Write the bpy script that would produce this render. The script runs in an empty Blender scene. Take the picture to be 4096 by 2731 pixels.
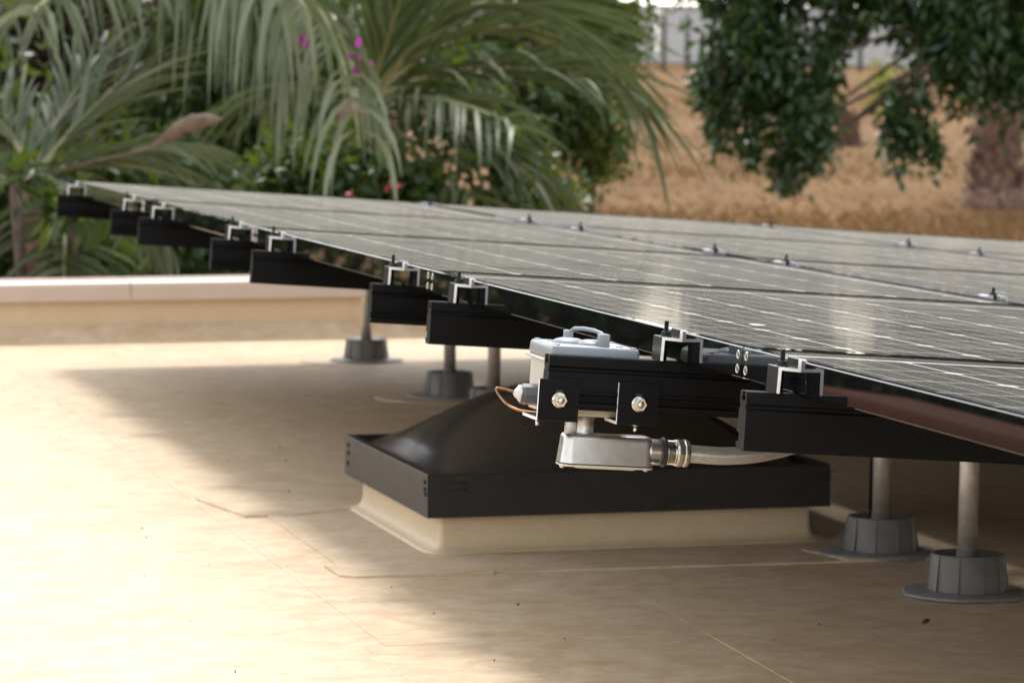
import bpy, bmesh, math, random
from mathutils import Vector, Matrix
import numpy as np

# ---------------------------------------------------------------- camera, world, sun
S = bpy.context.scene
COL = S.collection
FPX = 14742.44                       # focal length in pixels of the 4096 px wide photograph
CAM = Vector((-1.2005, -3.9209, 0.7890))
CR = Vector((0.97279681, -0.23135056, 0.01196991))    # camera right, down, forward in the world
CD = Vector((-0.00452272, -0.07062695, -0.99749255))
CF = Vector((0.23161586, 0.97030343, -0.06975201))
cd = bpy.data.cameras.new('camera'); cam = bpy.data.objects.new('camera', cd); COL.objects.link(cam)
cam.matrix_world = Matrix(((CR.x, -CD.x, -CF.x, CAM.x), (CR.y, -CD.y, -CF.y, CAM.y), (CR.z, -CD.z, -CF.z, CAM.z), (0, 0, 0, 1)))
cd.sensor_width = 36; cd.lens = FPX / 4096 * 36
cd.clip_start = .05; cd.clip_end = 2000
cd.dof.use_dof = True; cd.dof.focus_distance = 4.22; cd.dof.aperture_fstop = 14.5
S.camera = cam

SUN = Vector((0.1143, 0.6118, 0.995)).normalized()
w = bpy.data.worlds.new('World'); S.world = w; w.use_nodes = True
wt = w.node_tree; bg = wt.nodes['Background']
sky = wt.nodes.new('ShaderNodeTexSky'); sky.sky_type = 'NISHITA'; sky.sun_disc = False
sky.sun_elevation = math.asin(SUN.z); sky.sun_rotation = math.atan2(SUN.x, SUN.y)
sky.dust_density = .8; sky.air_density = 1.0; sky.altitude = 50
hs = wt.nodes.new('ShaderNodeHueSaturation'); hs.inputs['Saturation'].default_value = .30       # thin high cloud whitens the whole sky
wm = wt.nodes.new('ShaderNodeMix'); wm.data_type = 'RGBA'; wm.blend_type = 'MULTIPLY'; wm.inputs['Factor'].default_value = 1; wm.inputs[7].default_value = (1, .96, .90, 1)
wt.links.new(sky.outputs[0], hs.inputs['Color']); wt.links.new(hs.outputs[0], wm.inputs[6]); wt.links.new(wm.outputs[2], bg.inputs[0]); bg.inputs[1].default_value = .15
sd = bpy.data.lights.new('sun', 'SUN'); sun = bpy.data.objects.new('sun', sd); COL.objects.link(sun)
sd.energy = 1.05; sd.angle = math.radians(10); sd.color = (1, .965, .905)
sun.rotation_euler = SUN.to_track_quat('Z', 'Y').to_euler()
S.view_settings.view_transform = 'Standard'; S.view_settings.look = 'None'
S.view_settings.gamma = 1; S.view_settings.use_curve_mapping = False
S.view_settings.exposure = 1.62
S.cycles.use_denoising = True
S.cycles.max_bounces = 10; S.cycles.transparent_max_bounces = 16
S.cycles.caustics_reflective = False; S.cycles.caustics_refractive = False
S.cycles.sample_clamp_indirect = 6

def at(x, y, d):                     # point of the place seen at photo pixel x, y, d metres along the view axis
    return CAM + CR * ((x - 2048) / FPX * d) + CD * ((y - 1365.5) / FPX * d) + CF * d

# the solar array's frame: x along the rails, y along the panel edge (away), z up from the panel face
TAU = .0584684
ARR = Matrix.Translation((0, 0, .5)) @ Matrix.Rotation(TAU, 4, 'Y')
SX, SY = .0143576, -.0032278         # fall of the roof
def rz(x, y): return SX * x + SY * y
ROOF = Matrix(((1, 0, -SX, 0), (0, 1, -SY, 0), (SX, SY, 1, 0), (0, 0, 0, 1)))

# ---------------------------------------------------------------- materials
MATS = {}
def new_mat(name):
    m = bpy.data.materials.new(name); m.use_nodes = True; MATS[name] = m
    nt = m.node_tree; return m, nt, nt.nodes['Principled BSDF']
def node(nt, t, **k):
    n = nt.nodes.new(t)
    for a, b in k.items():
        if a in n.inputs.keys() if hasattr(n.inputs, 'keys') else False: n.inputs[a].default_value = b
        else: setattr(n, a, b)
    return n
def coords(nt, scale=(1, 1, 1), kind='Object'):
    tc = nt.nodes.new('ShaderNodeTexCoord'); mp = nt.nodes.new('ShaderNodeMapping')
    mp.inputs['Scale'].default_value = scale; nt.links.new(tc.outputs[kind], mp.inputs[0]); return mp.outputs[0]
def noise(nt, vec, scale, detail=5, rough=.6, dist=0):
    n = nt.nodes.new('ShaderNodeTexNoise'); n.inputs['Scale'].default_value = scale
    n.inputs['Detail'].default_value = detail; n.inputs['Roughness'].default_value = rough; n.inputs['Distortion'].default_value = dist
    nt.links.new(vec, n.inputs['Vector']); return n.outputs['Fac']
def ramp(nt, fac, stops):
    r = nt.nodes.new('ShaderNodeValToRGB'); el = r.color_ramp.elements
    while len(el) < len(stops): el.new(.5)
    for e, (p, c) in zip(el, stops):
        e.position = p; e.color = (*c, 1) if len(c) == 3 else c
    nt.links.new(fac, r.inputs[0]); return r.outputs[0]
def mix(nt, fac, a, b, mode='MIX'):
    m = nt.nodes.new('ShaderNodeMix'); m.data_type = 'RGBA'; m.blend_type = mode
    for s, v in ((m.inputs['Factor'], fac), (m.inputs[6], a), (m.inputs[7], b)):
        if hasattr(v, 'links'): nt.links.new(v, s)
        elif isinstance(v, (int, float)): s.default_value = v
        else: s.default_value = (*v, 1)
    return m.outputs[2]
def bump(nt, b, h, strength=.2, dist=.002):
    n = nt.nodes.new('ShaderNodeBump'); n.inputs['Strength'].default_value = strength; n.inputs['Distance'].default_value = dist
    nt.links.new(h, n.inputs['Height']); nt.links.new(n.outputs[0], b.inputs['Normal'])
def plain(name, col, rough=.5, metal=0, var=.12, vs=60, ior=None, bmp=0, bs=200, scale=(1, 1, 1), spec=None):
    m, nt, b = new_mat(name)
    v = coords(nt, scale); n = noise(nt, v, vs)
    lo = tuple(c * (1 - var) for c in col); hi = tuple(min(1, c * (1 + var)) for c in col)
    nt.links.new(ramp(nt, n, [(.3, lo), (.7, hi)]), b.inputs['Base Color'])
    r = nt.nodes.new('ShaderNodeMapRange'); r.inputs['To Min'].default_value = max(0, rough * .85); r.inputs['To Max'].default_value = min(1, rough * 1.15)
    nt.links.new(noise(nt, v, vs * 2.3), r.inputs[0]); nt.links.new(r.outputs[0], b.inputs['Roughness'])
    b.inputs['Metallic'].default_value = metal
    if ior: b.inputs['IOR'].default_value = ior
    if spec is not None: b.inputs['Specular IOR Level'].default_value = spec
    if bmp: bump(nt, b, noise(nt, v, bs), bmp, .001)
    return m

def membrane(name, a, c, wear, speck=True):
    m, nt, b = new_mat(name)
    v = coords(nt); vs = coords(nt, (1, 1.5, 1))
    big = noise(nt, v, 1.3, 6, .6); fine = noise(nt, v, 16, 8, .7, .6); streak = noise(nt, vs, 8.5, 10, .74, .7)
    col = mix(nt, ramp(nt, big, [(.35, (0, 0, 0)), (.68, (1, 1, 1))]), a, c)
    s = ramp(nt, streak, [(.47, (0, 0, 0)), (.70, (1, 1, 1))])
    ms = nt.nodes.new('ShaderNodeMath'); ms.operation = 'MULTIPLY'; ms.inputs[1].default_value = .6; nt.links.new(s, ms.inputs[0])
    col = mix(nt, ms.outputs[0], col, wear)
    f = ramp(nt, fine, [(.40, (.84, .80, .75) if speck else (.96, .95, .94)), (.60, (1, 1, 1))]); col = mix(nt, 1, col, f, 'MULTIPLY')
    rg = ramp(nt, noise(nt, v, 2.1, 6, .55, .4), [(.478, (0, 0, 0)), (.50, (.42,) * 3), (.507, (0, 0, 0))]) if speck else 0   # dried puddle outlines
    rg2 = ramp(nt, noise(nt, v, 4.6, 4, .5, .8), [(.56, (0, 0, 0)), (.60, (.25,) * 3), (.72, (.12,) * 3)]) if speck else 0
    if speck: col = mix(nt, rg, col, wear); col = mix(nt, rg2, col, wear)
    gr = ramp(nt, noise(nt, v, 240, 3, .6), [(.35, (.9, .89, .87)), (.6, (1, 1, 1))]); col = mix(nt, 1, col, gr, 'MULTIPLY')
    if speck:
        vo = nt.nodes.new('ShaderNodeTexVoronoi'); vo.inputs['Scale'].default_value = 34; nt.links.new(v, vo.inputs['Vector'])
        k = ramp(nt, vo.outputs['Distance'], [(.03, (1, 1, 1)), (.05, (0, 0, 0))])
        vn = ramp(nt, noise(nt, v, 9, 2), [(.6, (0, 0, 0)), (.64, (1, 1, 1))])
        mm = nt.nodes.new('ShaderNodeMath'); mm.operation = 'MULTIPLY'; nt.links.new(k, mm.inputs[0]); nt.links.new(vn, mm.inputs[1])
        col = mix(nt, mm.outputs[0], col, (.16, .13, .1))
    nt.links.new(col, b.inputs['Base Color']); b.inputs['Roughness'].default_value = .5; b.inputs['Specular IOR Level'].default_value = .35
    ad = nt.nodes.new('ShaderNodeMath'); ad.operation = 'ADD'; nt.links.new(big, ad.inputs[0]); nt.links.new(fine, ad.inputs[1])
    bump(nt, b, ad.outputs[0], .25, .004)
    return m
membrane('roof_membrane', (.66, .53, .375), (.62, .48, .325), (.48, .325, .185))
membrane('patch_membrane', (.67, .54, .39), (.63, .495, .345), (.49, .345, .21))
membrane('parapet_membrane', (.64, .51, .355), (.625, .495, .34), (.59, .45, .295), False)
membrane('curb_membrane', (.66, .525, .355), (.645, .51, .34), (.60, .46, .295), False)
plain('terracotta_stucco', (.17, .07, .042), .85, 0, .15, 20, spec=.2)
plain('coping', (.50, .405, .345), .4, 0, .05, 6)
plain('rail_black', (.005, .0052, .006), .5, 0, .2, 300, bmp=.05, bs=900, spec=.13)
plain('bracket_black', (.006, .0065, .008), .42, 0, .15, 300, spec=.2)
plain('frame_black', (.006, .006, .007), .012, 0, .1, 40, ior=1.42)
plain('clamp_black', (.03, .03, .033), .3, .6, .2, 200, scale=(1, 1, 6))
plain('bolt_black', (.012, .012, .013), .4, .3, .2, 300)
m = plain('cut_aluminium', (.90, .90, .92), .5, .0, .18, 500, bmp=.3, bs=700, scale=(1, 1, .25))
plain('clamp_silver', (.42, .42, .43), .45, .4, .15, 300)
plain('stainless', (.62, .59, .54), .22, 1, .12, 300)
plain('galvanised', (.50, .455, .40), .42, .6, .25, 35, bmp=.15, bs=200)
plain('lead_rubber', (.145, .139, .135), .55, 0, .2, 25, bmp=.2, bs=120)
plain('sealant_grey', (.22, .213, .215), .4, 0, .2, 50, bmp=.5, bs=60)
plain('white_sealant', (.72, .70, .67), .5, 0, .1, 200, bmp=.8, bs=200)
plain('lid_plastic', (.235, .26, .285), .38, 0, .04, 60)
plain('base_plastic', (.48, .45, .39), .5, 0, .06, 40)
plain('gland_plastic', (.12, .13, .145), .38, 0, .08, 80)
plain('gasket', (.02, .02, .02), .6)
plain('foam', (.46, .43, .41), .5, .3, .2, 200, bmp=.5, bs=300)
plain('copper', (.36, .19, .10), .38, .9, .35, 120)
plain('cast_aluminium', (.50, .49, .485), .3, .85, .08, 80, bmp=.12, bs=420)
plain('cover_paint', (.63, .6, .52), .45, .1, .05, 60)
plain('zinc', (.62, .61, .56), .25, 1, .15, 200)
plain('conduit_jacket', (.66, .66, .65), .3, .6, .12, 260, bmp=.45, bs=330, scale=(.6, 1, 1))
plain('skylight_bronze', (.018, .015, .013), .5, 0, .25, 30, spec=.35)
plain('worn_bitumen', (.008, .008, .008), .9)
m, nt, b = new_mat('smoked_acrylic')
v = coords(nt); n = noise(nt, v, 5, 6, .6)
nt.links.new(ramp(nt, n, [(.3, (.028, .026, .0245)), (.75, (.04, .036, .033))]), b.inputs['Base Color'])
nt.links.new(ramp(nt, noise(nt, v, 14, 5), [(.35, (.17,) * 3), (.75, (.25,) * 3)]), b.inputs['Roughness'])
plain('cell', (.012, .0125, .017), .5, 0, .2, 12, spec=0)
plain('busbar', (.55, .55, .55), .6, 0, spec=0)
plain('backsheet', (.78, .78, .77), .6, 0, .04, 10, spec=0)
plain('underside_bounce_grey', (.30, .28, .26), .6, 0, .06, 10)  # added unseen underside tone, greyed to limit light bounced onto the roof below
m, nt, b = new_mat('dusty_glass')
nt.nodes.remove(b); out = nt.nodes['Material Output']
tr = nt.nodes.new('ShaderNodeBsdfTransparent'); gl = nt.nodes.new('ShaderNodeBsdfGlossy'); gl.inputs['Roughness'].default_value = .055
gl.inputs['Color'].default_value = (.64, .60, .52, 1)
fr = nt.nodes.new('ShaderNodeFresnel'); fr.inputs['IOR'].default_value = 1.30
du = nt.nodes.new('ShaderNodeBsdfDiffuse'); du.inputs['Color'].default_value = (.47, .445, .385, 1)
m1 = nt.nodes.new('ShaderNodeMixShader'); m2 = nt.nodes.new('ShaderNodeMixShader')
fm = nt.nodes.new('ShaderNodeMath'); fm.operation = 'MULTIPLY'; fm.inputs[1].default_value = .44; nt.links.new(fr.outputs[0], fm.inputs[0]); nt.links.new(fm.outputs[0], m1.inputs[0]); nt.links.new(tr.outputs[0], m1.inputs[1]); nt.links.new(gl.outputs[0], m1.inputs[2])
v = coords(nt)
d1 = ramp(nt, noise(nt, v, 5, 6, .65), [(.35, (.05,) * 3), (.7, (.12,) * 3)])
d2 = ramp(nt, noise(nt, v, 420, 2, .5), [(.62, (0, 0, 0)), (.72, (.5,) * 3)])
ad = nt.nodes.new('ShaderNodeMath'); ad.operation = 'ADD'; ad.use_clamp = True; nt.links.new(d1, ad.inputs[0]); nt.links.new(d2, ad.inputs[1])
ge = nt.nodes.new('ShaderNodeNewGeometry'); dp = nt.nodes.new('ShaderNodeVectorMath'); dp.operation = 'DOT_PRODUCT'
nt.links.new(ge.outputs['Incoming'], dp.inputs[0]); nt.links.new(ge.outputs['Normal'], dp.inputs[1])
def mth(op, a, b_=None):
    n_ = nt.nodes.new('ShaderNodeMath'); n_.operation = op
    for k_, x_ in ((0, a), (1, b_)):
        if x_ is None: continue
        if hasattr(x_, 'links'): nt.links.new(x_, n_.inputs[k_])
        else: n_.inputs[k_].default_value = x_
    return n_.outputs[0]
tau_ = mth('MULTIPLY', ad.outputs[0], .095)
dust = mth('SUBTRACT', 1.0, mth('POWER', 2.7183, mth('MULTIPLY', -1.0, mth('DIVIDE', tau_, mth('MAXIMUM', mth('ABSOLUTE', dp.outputs['Value']), .02)))))
nt.links.new(dust, m2.inputs[0]); nt.links.new(m1.outputs[0], m2.inputs[1]); nt.links.new(du.outputs[0], m2.inputs[2])
nt.links.new(m2.outputs[0], out.inputs[0])

def leafmat(name, cols, rough=.4, trans=.35, spec=.5, tc=(.25, .32, .02)):
    m, nt, b = new_mat(name)
    g = nt.nodes.new('ShaderNodeNewGeometry')
    stops = [(i / max(1, len(cols) - 1), c) for i, c in enumerate(cols)]
    c = ramp(nt, g.outputs['Random Per Island'], stops)
    nt.links.new(c, b.inputs['Base Color']); b.inputs['Roughness'].default_value = rough; b.inputs['Specular IOR Level'].default_value = spec
    t = nt.nodes.new('ShaderNodeBsdfTranslucent'); ms = nt.nodes.new('ShaderNodeMixShader'); ms.inputs[0].default_value = trans
    nt.links.new(mix(nt, .5, c, tc), t.inputs[0])
    nt.links.new(b.outputs[0], ms.inputs[1]); nt.links.new(t.outputs[0], ms.inputs[2])
    nt.links.new(ms.outputs[0], nt.nodes['Material Output'].inputs[0])
    return m
leafmat('palm_leaf', [(0.068, 0.095, 0.048), (0.111, 0.142, 0.076), (0.221, 0.246, 0.175), (0.095, 0.131, 0.059), (0.158, 0.182, 0.111)], .45, .16, .35, (.16, .22, .07))
leafmat('palm_leaf_green', [(0.046, 0.077, 0.027), (0.077, 0.115, 0.046), (0.146, 0.176, 0.100), (0.115, 0.126, 0.054), (0.061, 0.100, 0.039)], .45, .18, .35, (.13, .2, .05))
plain('rachis', (.22, .21, .09), .5, 0, .2, 20)
leafmat('shrub_leaf', [(0.015, 0.034, 0.009), (0.022, 0.055, 0.014), (0.038, 0.093, 0.019), (0.017, 0.036, 0.011), (0.076, 0.128, 0.021)], .4, .35)
leafmat('shrub_leaf_yellow', [(0.048, 0.080, 0.016), (0.072, 0.120, 0.020), (0.040, 0.072, 0.016), (0.120, 0.136, 0.024)], .4, .35)
leafmat('tree_leaf', [(0.011, 0.028, 0.009), (0.025, 0.059, 0.016), (0.044, 0.098, 0.024), (0.016, 0.037, 0.011), (0.069, 0.137, 0.034)], .25, .22, .6, (.12, .25, .02))
leafmat('brown_leaf', [(0.077, 0.042, 0.028), (0.112, 0.066, 0.042), (0.070, 0.049, 0.032), (0.133, 0.091, 0.056)], .6, .2, .3, (.25, .13, .07))
leafmat('lime_leaf', [(.2, .24, .04), (.25, .25, .03), (.13, .18, .04)], .5, .45)
leafmat('magenta_petal', [(0.525, 0.028, 0.434), (0.420, 0.021, 0.350)], .5, .5, .3, (.8, .1, .7))
leafmat('peach_petal', [(0.605, 0.351, 0.230), (0.605, 0.395, 0.268), (0.574, 0.433, 0.287)], .5, .5, .3, (.95, .6, .35))
leafmat('red_petal', [(0.450, 0.024, 0.054), (0.390, 0.030, 0.072)], .5, .4, .3, (.8, .08, .1))
leafmat('dry_grass', [(.16, .082, .026), (.2, .112, .038), (.13, .066, .022), (.19, .115, .048), (.23, .145, .066)], .7, .25, .2, (.22, .125, .045))
plain('bark', (.12, .085, .065), .85, 0, .4, 6, bmp=.6, bs=30)
plain('palm_bark', (.17, .10, .072), .95, 0, .85, 9, bmp=1, bs=25)
plain('pale_bark', (.45, .42, .38), .7, 0, .2, 10)
plain('dried_petal', (.13, .012, .015), .6)
plain('spathe', (.125, .085, .055), .7, 0, .4, 25, bmp=.8, bs=60)
plain('wall_plaster', (.46, .46, .47), .8, 0, .06, .5)
plain('dark_post', (.10, .10, .11), .6)
m, nt, b = new_mat('dry_field')
v = coords(nt); big = noise(nt, v, .12, 6, .6); mid = noise(nt, v, .45, 9, .72)
c = mix(nt, ramp(nt, big, [(.38, (0, 0, 0)), (.62, (1, 1, 1))]), (.165, .085, .028), (.195, .118, .056))
c = mix(nt, ramp(nt, mid, [(.42, (0, 0, 0)), (.68, (.85,) * 3)]), c, (.085, .042, .018))
nt.links.new(c, b.inputs['Base Color']); b.inputs['Roughness'].default_value = .9; b.inputs['Specular IOR Level'].default_value = .1
bump(nt, b, mid, .6, .15)

# ---------------------------------------------------------------- mesh helpers
class MB:
    def __init__(s): s.v = []; s.f = []; s.m = []; s.sm = []
    def add(s, verts, faces, mi=0, smooth=False):
        o = len(s.v); s.v += [tuple(p) for p in verts]
        for f in faces: s.f.append(tuple(i + o for i in f)); s.m.append(mi); s.sm.append(smooth)
    def box(s, x0, x1, y0, y1, z0, z1, mi=0):
        s.add([(x, y, z) for z in (z0, z1) for y in (y0, y1) for x in (x0, x1)],
              [(0, 2, 3, 1), (4, 5, 7, 6), (0, 1, 5, 4), (2, 6, 7, 3), (0, 4, 6, 2), (1, 3, 7, 5)], mi)
    def rbox(s, x0, x1, y0, y1, z0, z1, r=.003, seg=2, mi=0, taper=None, smooth=True):
        bm = bmesh.new(); bmesh.ops.create_cube(bm, size=1)
        for p in bm.verts:
            tx = taper if (taper and p.co.z > 0) else 0
            p.co = Vector(((x0 + x1) / 2 + p.co.x * (x1 - x0 - 2 * tx), (y0 + y1) / 2 + p.co.y * (y1 - y0 - 2 * tx), z0 if p.co.z < 0 else z1))
        bmesh.ops.bevel(bm, geom=list(bm.edges), offset=r, segments=seg, profile=.5, affect='EDGES')
        bm.verts.ensure_lookup_table()
        s.add([p.co[:] for p in bm.verts], [[q.index for q in f.verts] for f in bm.faces], mi, smooth); bm.free()
    def prism(s, pts, axis, a, b, mi=0, cap=None):
        # closed 2-D outline swept along axis from a to b; pts are the other two coordinates in x, y, z order
        def P(p, t):
            return {'x': (t, p[0], p[1]), 'y': (p[0], t, p[1]), 'z': (p[0], p[1], t)}[axis]
        n = len(pts); s.add([P(p, a) for p in pts] + [P(p, b) for p in pts], [(i, (i + 1) % n, n + (i + 1) % n, n + i) for i in range(n)], mi)
        o = len(s.v) - 2 * n; c = mi if cap is None else cap
        s.f += [tuple(o + i for i in range(n))[::-1], tuple(o + n + i for i in range(n))]; s.m += [c, c]; s.sm += [False, False]
    def lathe(s, prof, n=24, c=(0, 0, 0), axis='z', mi=0, smooth=True, hexa=False, wob=None):
        vs = []
        for k, (r, h) in enumerate(prof):
            for i in range(n):
                a = 2 * math.pi * i / n; rr = r * (wob(a, k) if wob else 1); p = (rr * math.cos(a), rr * math.sin(a), h)
                if axis == 'x': p = (p[2], p[0], p[1])
                if axis == 'y': p = (p[0], p[2], p[1])
                vs.append((p[0] + c[0], p[1] + c[1], p[2] + c[2]))
        fs = [(k * n + i, k * n + (i + 1) % n, (k + 1) * n + (i + 1) % n, (k + 1) * n + i) for k in range(len(prof) - 1) for i in range(n)]
        fs += [tuple(range(n))[::-1], tuple((len(prof) - 1) * n + i for i in range(n))]
        s.add(vs, fs, mi, smooth)
    def tube(s, pts, r, n=8, mi=0, smooth=True):
        pts = [Vector(p) for p in pts]; R = r if isinstance(r, (list, tuple)) else [r] * len(pts); vs = []
        for i, p in enumerate(pts):
            t = (pts[min(i + 1, len(pts) - 1)] - pts[max(i - 1, 0)]).normalized()
            a = t.cross(Vector((0, 0, 1)));
            if a.length < .05: a = t.cross(Vector((1, 0, 0)))
            a.normalize(); b2 = a.cross(t)
            for k in range(n):
                an = 2 * math.pi * k / n; vs.append(p + (a * math.cos(an) + b2 * math.sin(an)) * R[i])
        fs = [(i * n + k, i * n + (k + 1) % n, (i + 1) * n + (k + 1) % n, (i + 1) * n + k) for i in range(len(pts) - 1) for k in range(n)]
        fs += [tuple(range(n))[::-1], tuple((len(pts) - 1) * n + k for k in range(n))]
        s.add(vs, fs, mi, smooth)
    def ring(s, rects, prof, mi=0, rad=None, seg=1):
        # profile [(inset, z)] swept round the rectangle x0,x1,y0,y1 (closed loop), inset > 0 goes inwards
        x0, x1, y0, y1 = rects; n = len(prof); vs = []; k = 0
        corners = [(x0, y0, 1, 1), (x1, y0, -1, 1), (x1, y1, -1, -1), (x0, y1, 1, -1)]
        for x, y, sx, sy in corners:
            if rad is None:
                for i, z in prof: vs.append((x + sx * i, y + sy * i, z))
                k += 1
            else:
                a0 = {(1, 1): 180, (-1, 1): 270, (-1, -1): 0, (1, -1): 90}[(sx, sy)]
                for j in range(seg + 1):
                    a = math.radians(a0 + 90 * j / seg)
                    for i, z in prof:
                        r = max(rad - i, .0005); cx = x + sx * max(rad, i); cy = y + sy * max(rad, i)
                        vs.append((cx + r * math.cos(a), cy + r * math.sin(a), z))
                    k += 1
        fs = [(a * n + j, ((a + 1) % k) * n + j, ((a + 1) % k) * n + (j + 1) % n, a * n + (j + 1) % n) for a in range(k) for j in range(n)]
        s.add(vs, fs, mi, rad is not None)
    def rplan(s, x0, x1, y0, y1, levels, rad, seg=6, mi=0):
        vs = []; k = 4 * (seg + 1)
        for z, ins in levels:
            r = max(rad - ins, .0008)
            for (cx, cy, a0) in ((x1 - ins - r, y1 - ins - r, 0), (x0 + ins + r, y1 - ins - r, 90), (x0 + ins + r, y0 + ins + r, 180), (x1 - ins - r, y0 + ins + r, 270)):
                for j in range(seg + 1):
                    a = math.radians(a0 + 90 * j / seg); vs.append((cx + r * math.cos(a), cy + r * math.sin(a), z))
        fs = [(l * k + i, l * k + (i + 1) % k, (l + 1) * k + (i + 1) % k, (l + 1) * k + i) for l in range(len(levels) - 1) for i in range(k)]
        s.add(vs, fs, mi, True); o = len(s.v) - len(vs)
        s.f += [tuple(o + i for i in range(k))[::-1], tuple(o + (len(levels) - 1) * k + i for i in range(k))]; s.m += [mi, mi]; s.sm += [False, False]
    def mesh(s, name, mats):
        me = bpy.data.meshes.new(name); me.from_pydata(s.v, [], s.f)
        for x in (mats if isinstance(mats, (list, tuple)) else [mats]): me.materials.append(MATS[x])
        me.polygons.foreach_set('material_index', s.m); me.polygons.foreach_set('use_smooth', s.sm); me.update(); return me
    def build(s, name, mats, parent=None, mw=None):
        return link(name, s.mesh(name, mats), parent, mw)
def link(name, data, parent=None, mw=None):
    o = bpy.data.objects.new(name, data); COL.objects.link(o)
    if parent: o.parent = parent
    if mw is not None: o.matrix_local = mw
    return o
def tag(o, label, cat, group=None):
    o['label'] = label; o['category'] = cat
    if group: o['group'] = group
    return o
def thing(name, label, cat, mw=Matrix(), group=None):
    return tag(link(name, None, None, mw), label, cat, group)
def struct(o): o['kind'] = 'structure'; return o
def T(x, y, z): return Matrix.Translation((x, y, z))
def hexprof(c, rad, h0, h1, axis, mb, mi=0, n=6):
    mb.lathe([(rad * .93, h0), (rad, h0 + (h1 - h0) * .12), (rad, h1 - (h1 - h0) * .15), (rad * .9, h1)], n, c, axis, mi, False)

# ---------------------------------------------------------------- the roof and its membrane
mb = MB(); mb.box(-2.85, 6, -8, 8.2, -2.9, 0); roof = struct(mb.build('roof', 'roof_membrane', None, ROOF))
def sheet(name, x0, x1, y0, y1, z0, z1, mat='roof_membrane'):
    m = MB(); m.box(x0, x1, y0, y1, z0, z1); return m.build(name, mat, roof)
sheet('membrane_sheet', -.17, 5.9, 1.145, 7.35, -.02, .0010)
sheet('membrane_sheet', -.2, 5.95, -7.9, 1.16, -.02, .0005)
m = MB(); m.prism([(-.155, 1.678), (.0, 1.664), (.31, 1.645), (5.85, 1.4), (5.85, 7.3), (-.155, 7.3)], 'z', -.01, .0014); m.build('membrane_sheet', 'roof_membrane', roof)
m = MB(); m.prism([(.305, -7.5), (5.8, -7.5), (5.8, 1.84), (.323, 1.84), (.29, .7)], 'z', -.01, .0012); m.build('membrane_sheet', 'roof_membrane', roof)
m = MB(); m.prism([(-.0715, 2.93), (-.078, 1.862), (.9, 1.835), (.92, 2.93)], 'z', -.01, .0042); m.build('flashing_sheet', 'patch_membrane', roof)
m = MB(); m.prism([(-.1, 2.0), (-.1, 1.87), (-.075, 1.85), (.15, 1.842), (.155, 1.86), (.13, 2.0)], 'z', -.01, .0056); m.build('corner_patch', 'patch_membrane', roof)
m = MB(); m.prism([(-.16, 3.02), (-.115, 2.72), (-.02, 2.71), (.1, 2.78), (.1, 3.02)], 'z', -.01, .0056); m.build('corner_patch', 'patch_membrane', roof)
m = MB(); m.prism([(.72, 1.99), (.75, 1.84), (.97, 1.84), (.97, 1.99)], 'z', -.01, .0056); m.build('corner_patch', 'patch_membrane', roof)

# parapet
def parapet(label, mw, x0, x1, n, wm_='parapet_membrane', cm_='coping'):
    pa = thing('parapet', label, 'parapet', mw, 'parapets round the roof')
    m = MB(); m.prism([(0, .0), (.25, 0), (.25, .16), (0, .16)], 'x', x0, x1); m.build('wall', wm_, pa)
    m = MB(); m.prism([(-.075, .0035), (-.07, .008), (-.035, .02), (-.012, .04), (-.003, .052), (-.003, -.02), (-.075, -.02)], 'x', x0, x1); m.build('cant_strip', 'patch_membrane', pa)
    for k in range(n):
        a = x0 + (x1 - x0) * k / n
        m = MB(); m.prism([(-.03, .128), (-.026, .128), (-.024, .158), (.29, .165), (.29, .135), (.296, .135), (.296, .175), (.28, .185), (-.012, .188), (-.026, .182), (-.03, .17)], 'x', a, a + (x1 - x0) / n - .003)
        m.build('coping', cm_, pa)
parapet('low cream parapet with pale metal coping along the far roof edge', ROOF @ T(0, 7.42, 0), -2.56, 6, 3)
parapet('low terracotta parapet running back along the left roof edge', ROOF @ T(-2.6, 0, 0) @ Matrix.Rotation(math.pi / 2, 4, 'Z'), -8, 7.39, 5, 'terracotta_stucco', 'terracotta_stucco')

# ---------------------------------------------------------------- solar panels
PL, PW, UP, VP = 1.652, 1.0, 1.655, 1.017
CP = .1600
mb = MB()
mb.ring((0, PW, 0, PL), [(0, -.0336), (0, -.0013), (.0013, 0), (.012, 0), (.012, -.0015), (.0018, -.0015), (.0018, -.0333), (.024, -.0333), (.024, -.035), (.0014, -.035)])
FRAME = mb.mesh('frame', 'frame_black')
mb = MB(); mb.box(.002, PW - .002, .002, PL - .002, -.0062, -.0056); mb.m[0] = 1; BACK = mb.mesh('backsheet', ['backsheet', 'underside_bounce_grey'])
mb = MB(); mb.add([(.0025, .0025, -.0019), (PW - .0025, .0025, -.0019), (PW - .0025, PL - .0025, -.0019), (.0025, PL - .0025, -.0019)], [(0, 1, 2, 3)]); GLASS = mb.mesh('glass_pane', 'dusty_glass')
h, c = .0781, .0108
octo = [(-h + c, -h), (h - c, -h), (h, -h + c), (h, h - c), (h - c, h), (-h + c, h), (-h, h - c), (-h, -h + c)]
mb = MB(); mb.prism(octo, 'z', -.0059, -.00556, 0)
for bx in (-.039, .0, .039): mb.box(bx - .0006, bx + .0006, -h, h, -.0056, -.00553, 1)
CELL = mb.mesh('cell', ['cell', 'busbar'])
mb = MB(); mb.lathe([(.0052, 0), (.0052, -.0006), (.0047, -.0010), (.0041, -.0009), (.0038, -.0002)], 16, axis='x'); mb.lathe([(.0040, -.0001), (.0040, -.0004), (.0020, -.0006), (.0004, -.0006)], 12, axis='x', mi=1); RIVET = mb.mesh('rivet', ['stainless', 'frame_black'])
ordn = ['nearest', 'second', 'third', 'fourth', 'farthest']
cols = ['left', 'middle', 'third', 'right']
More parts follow.
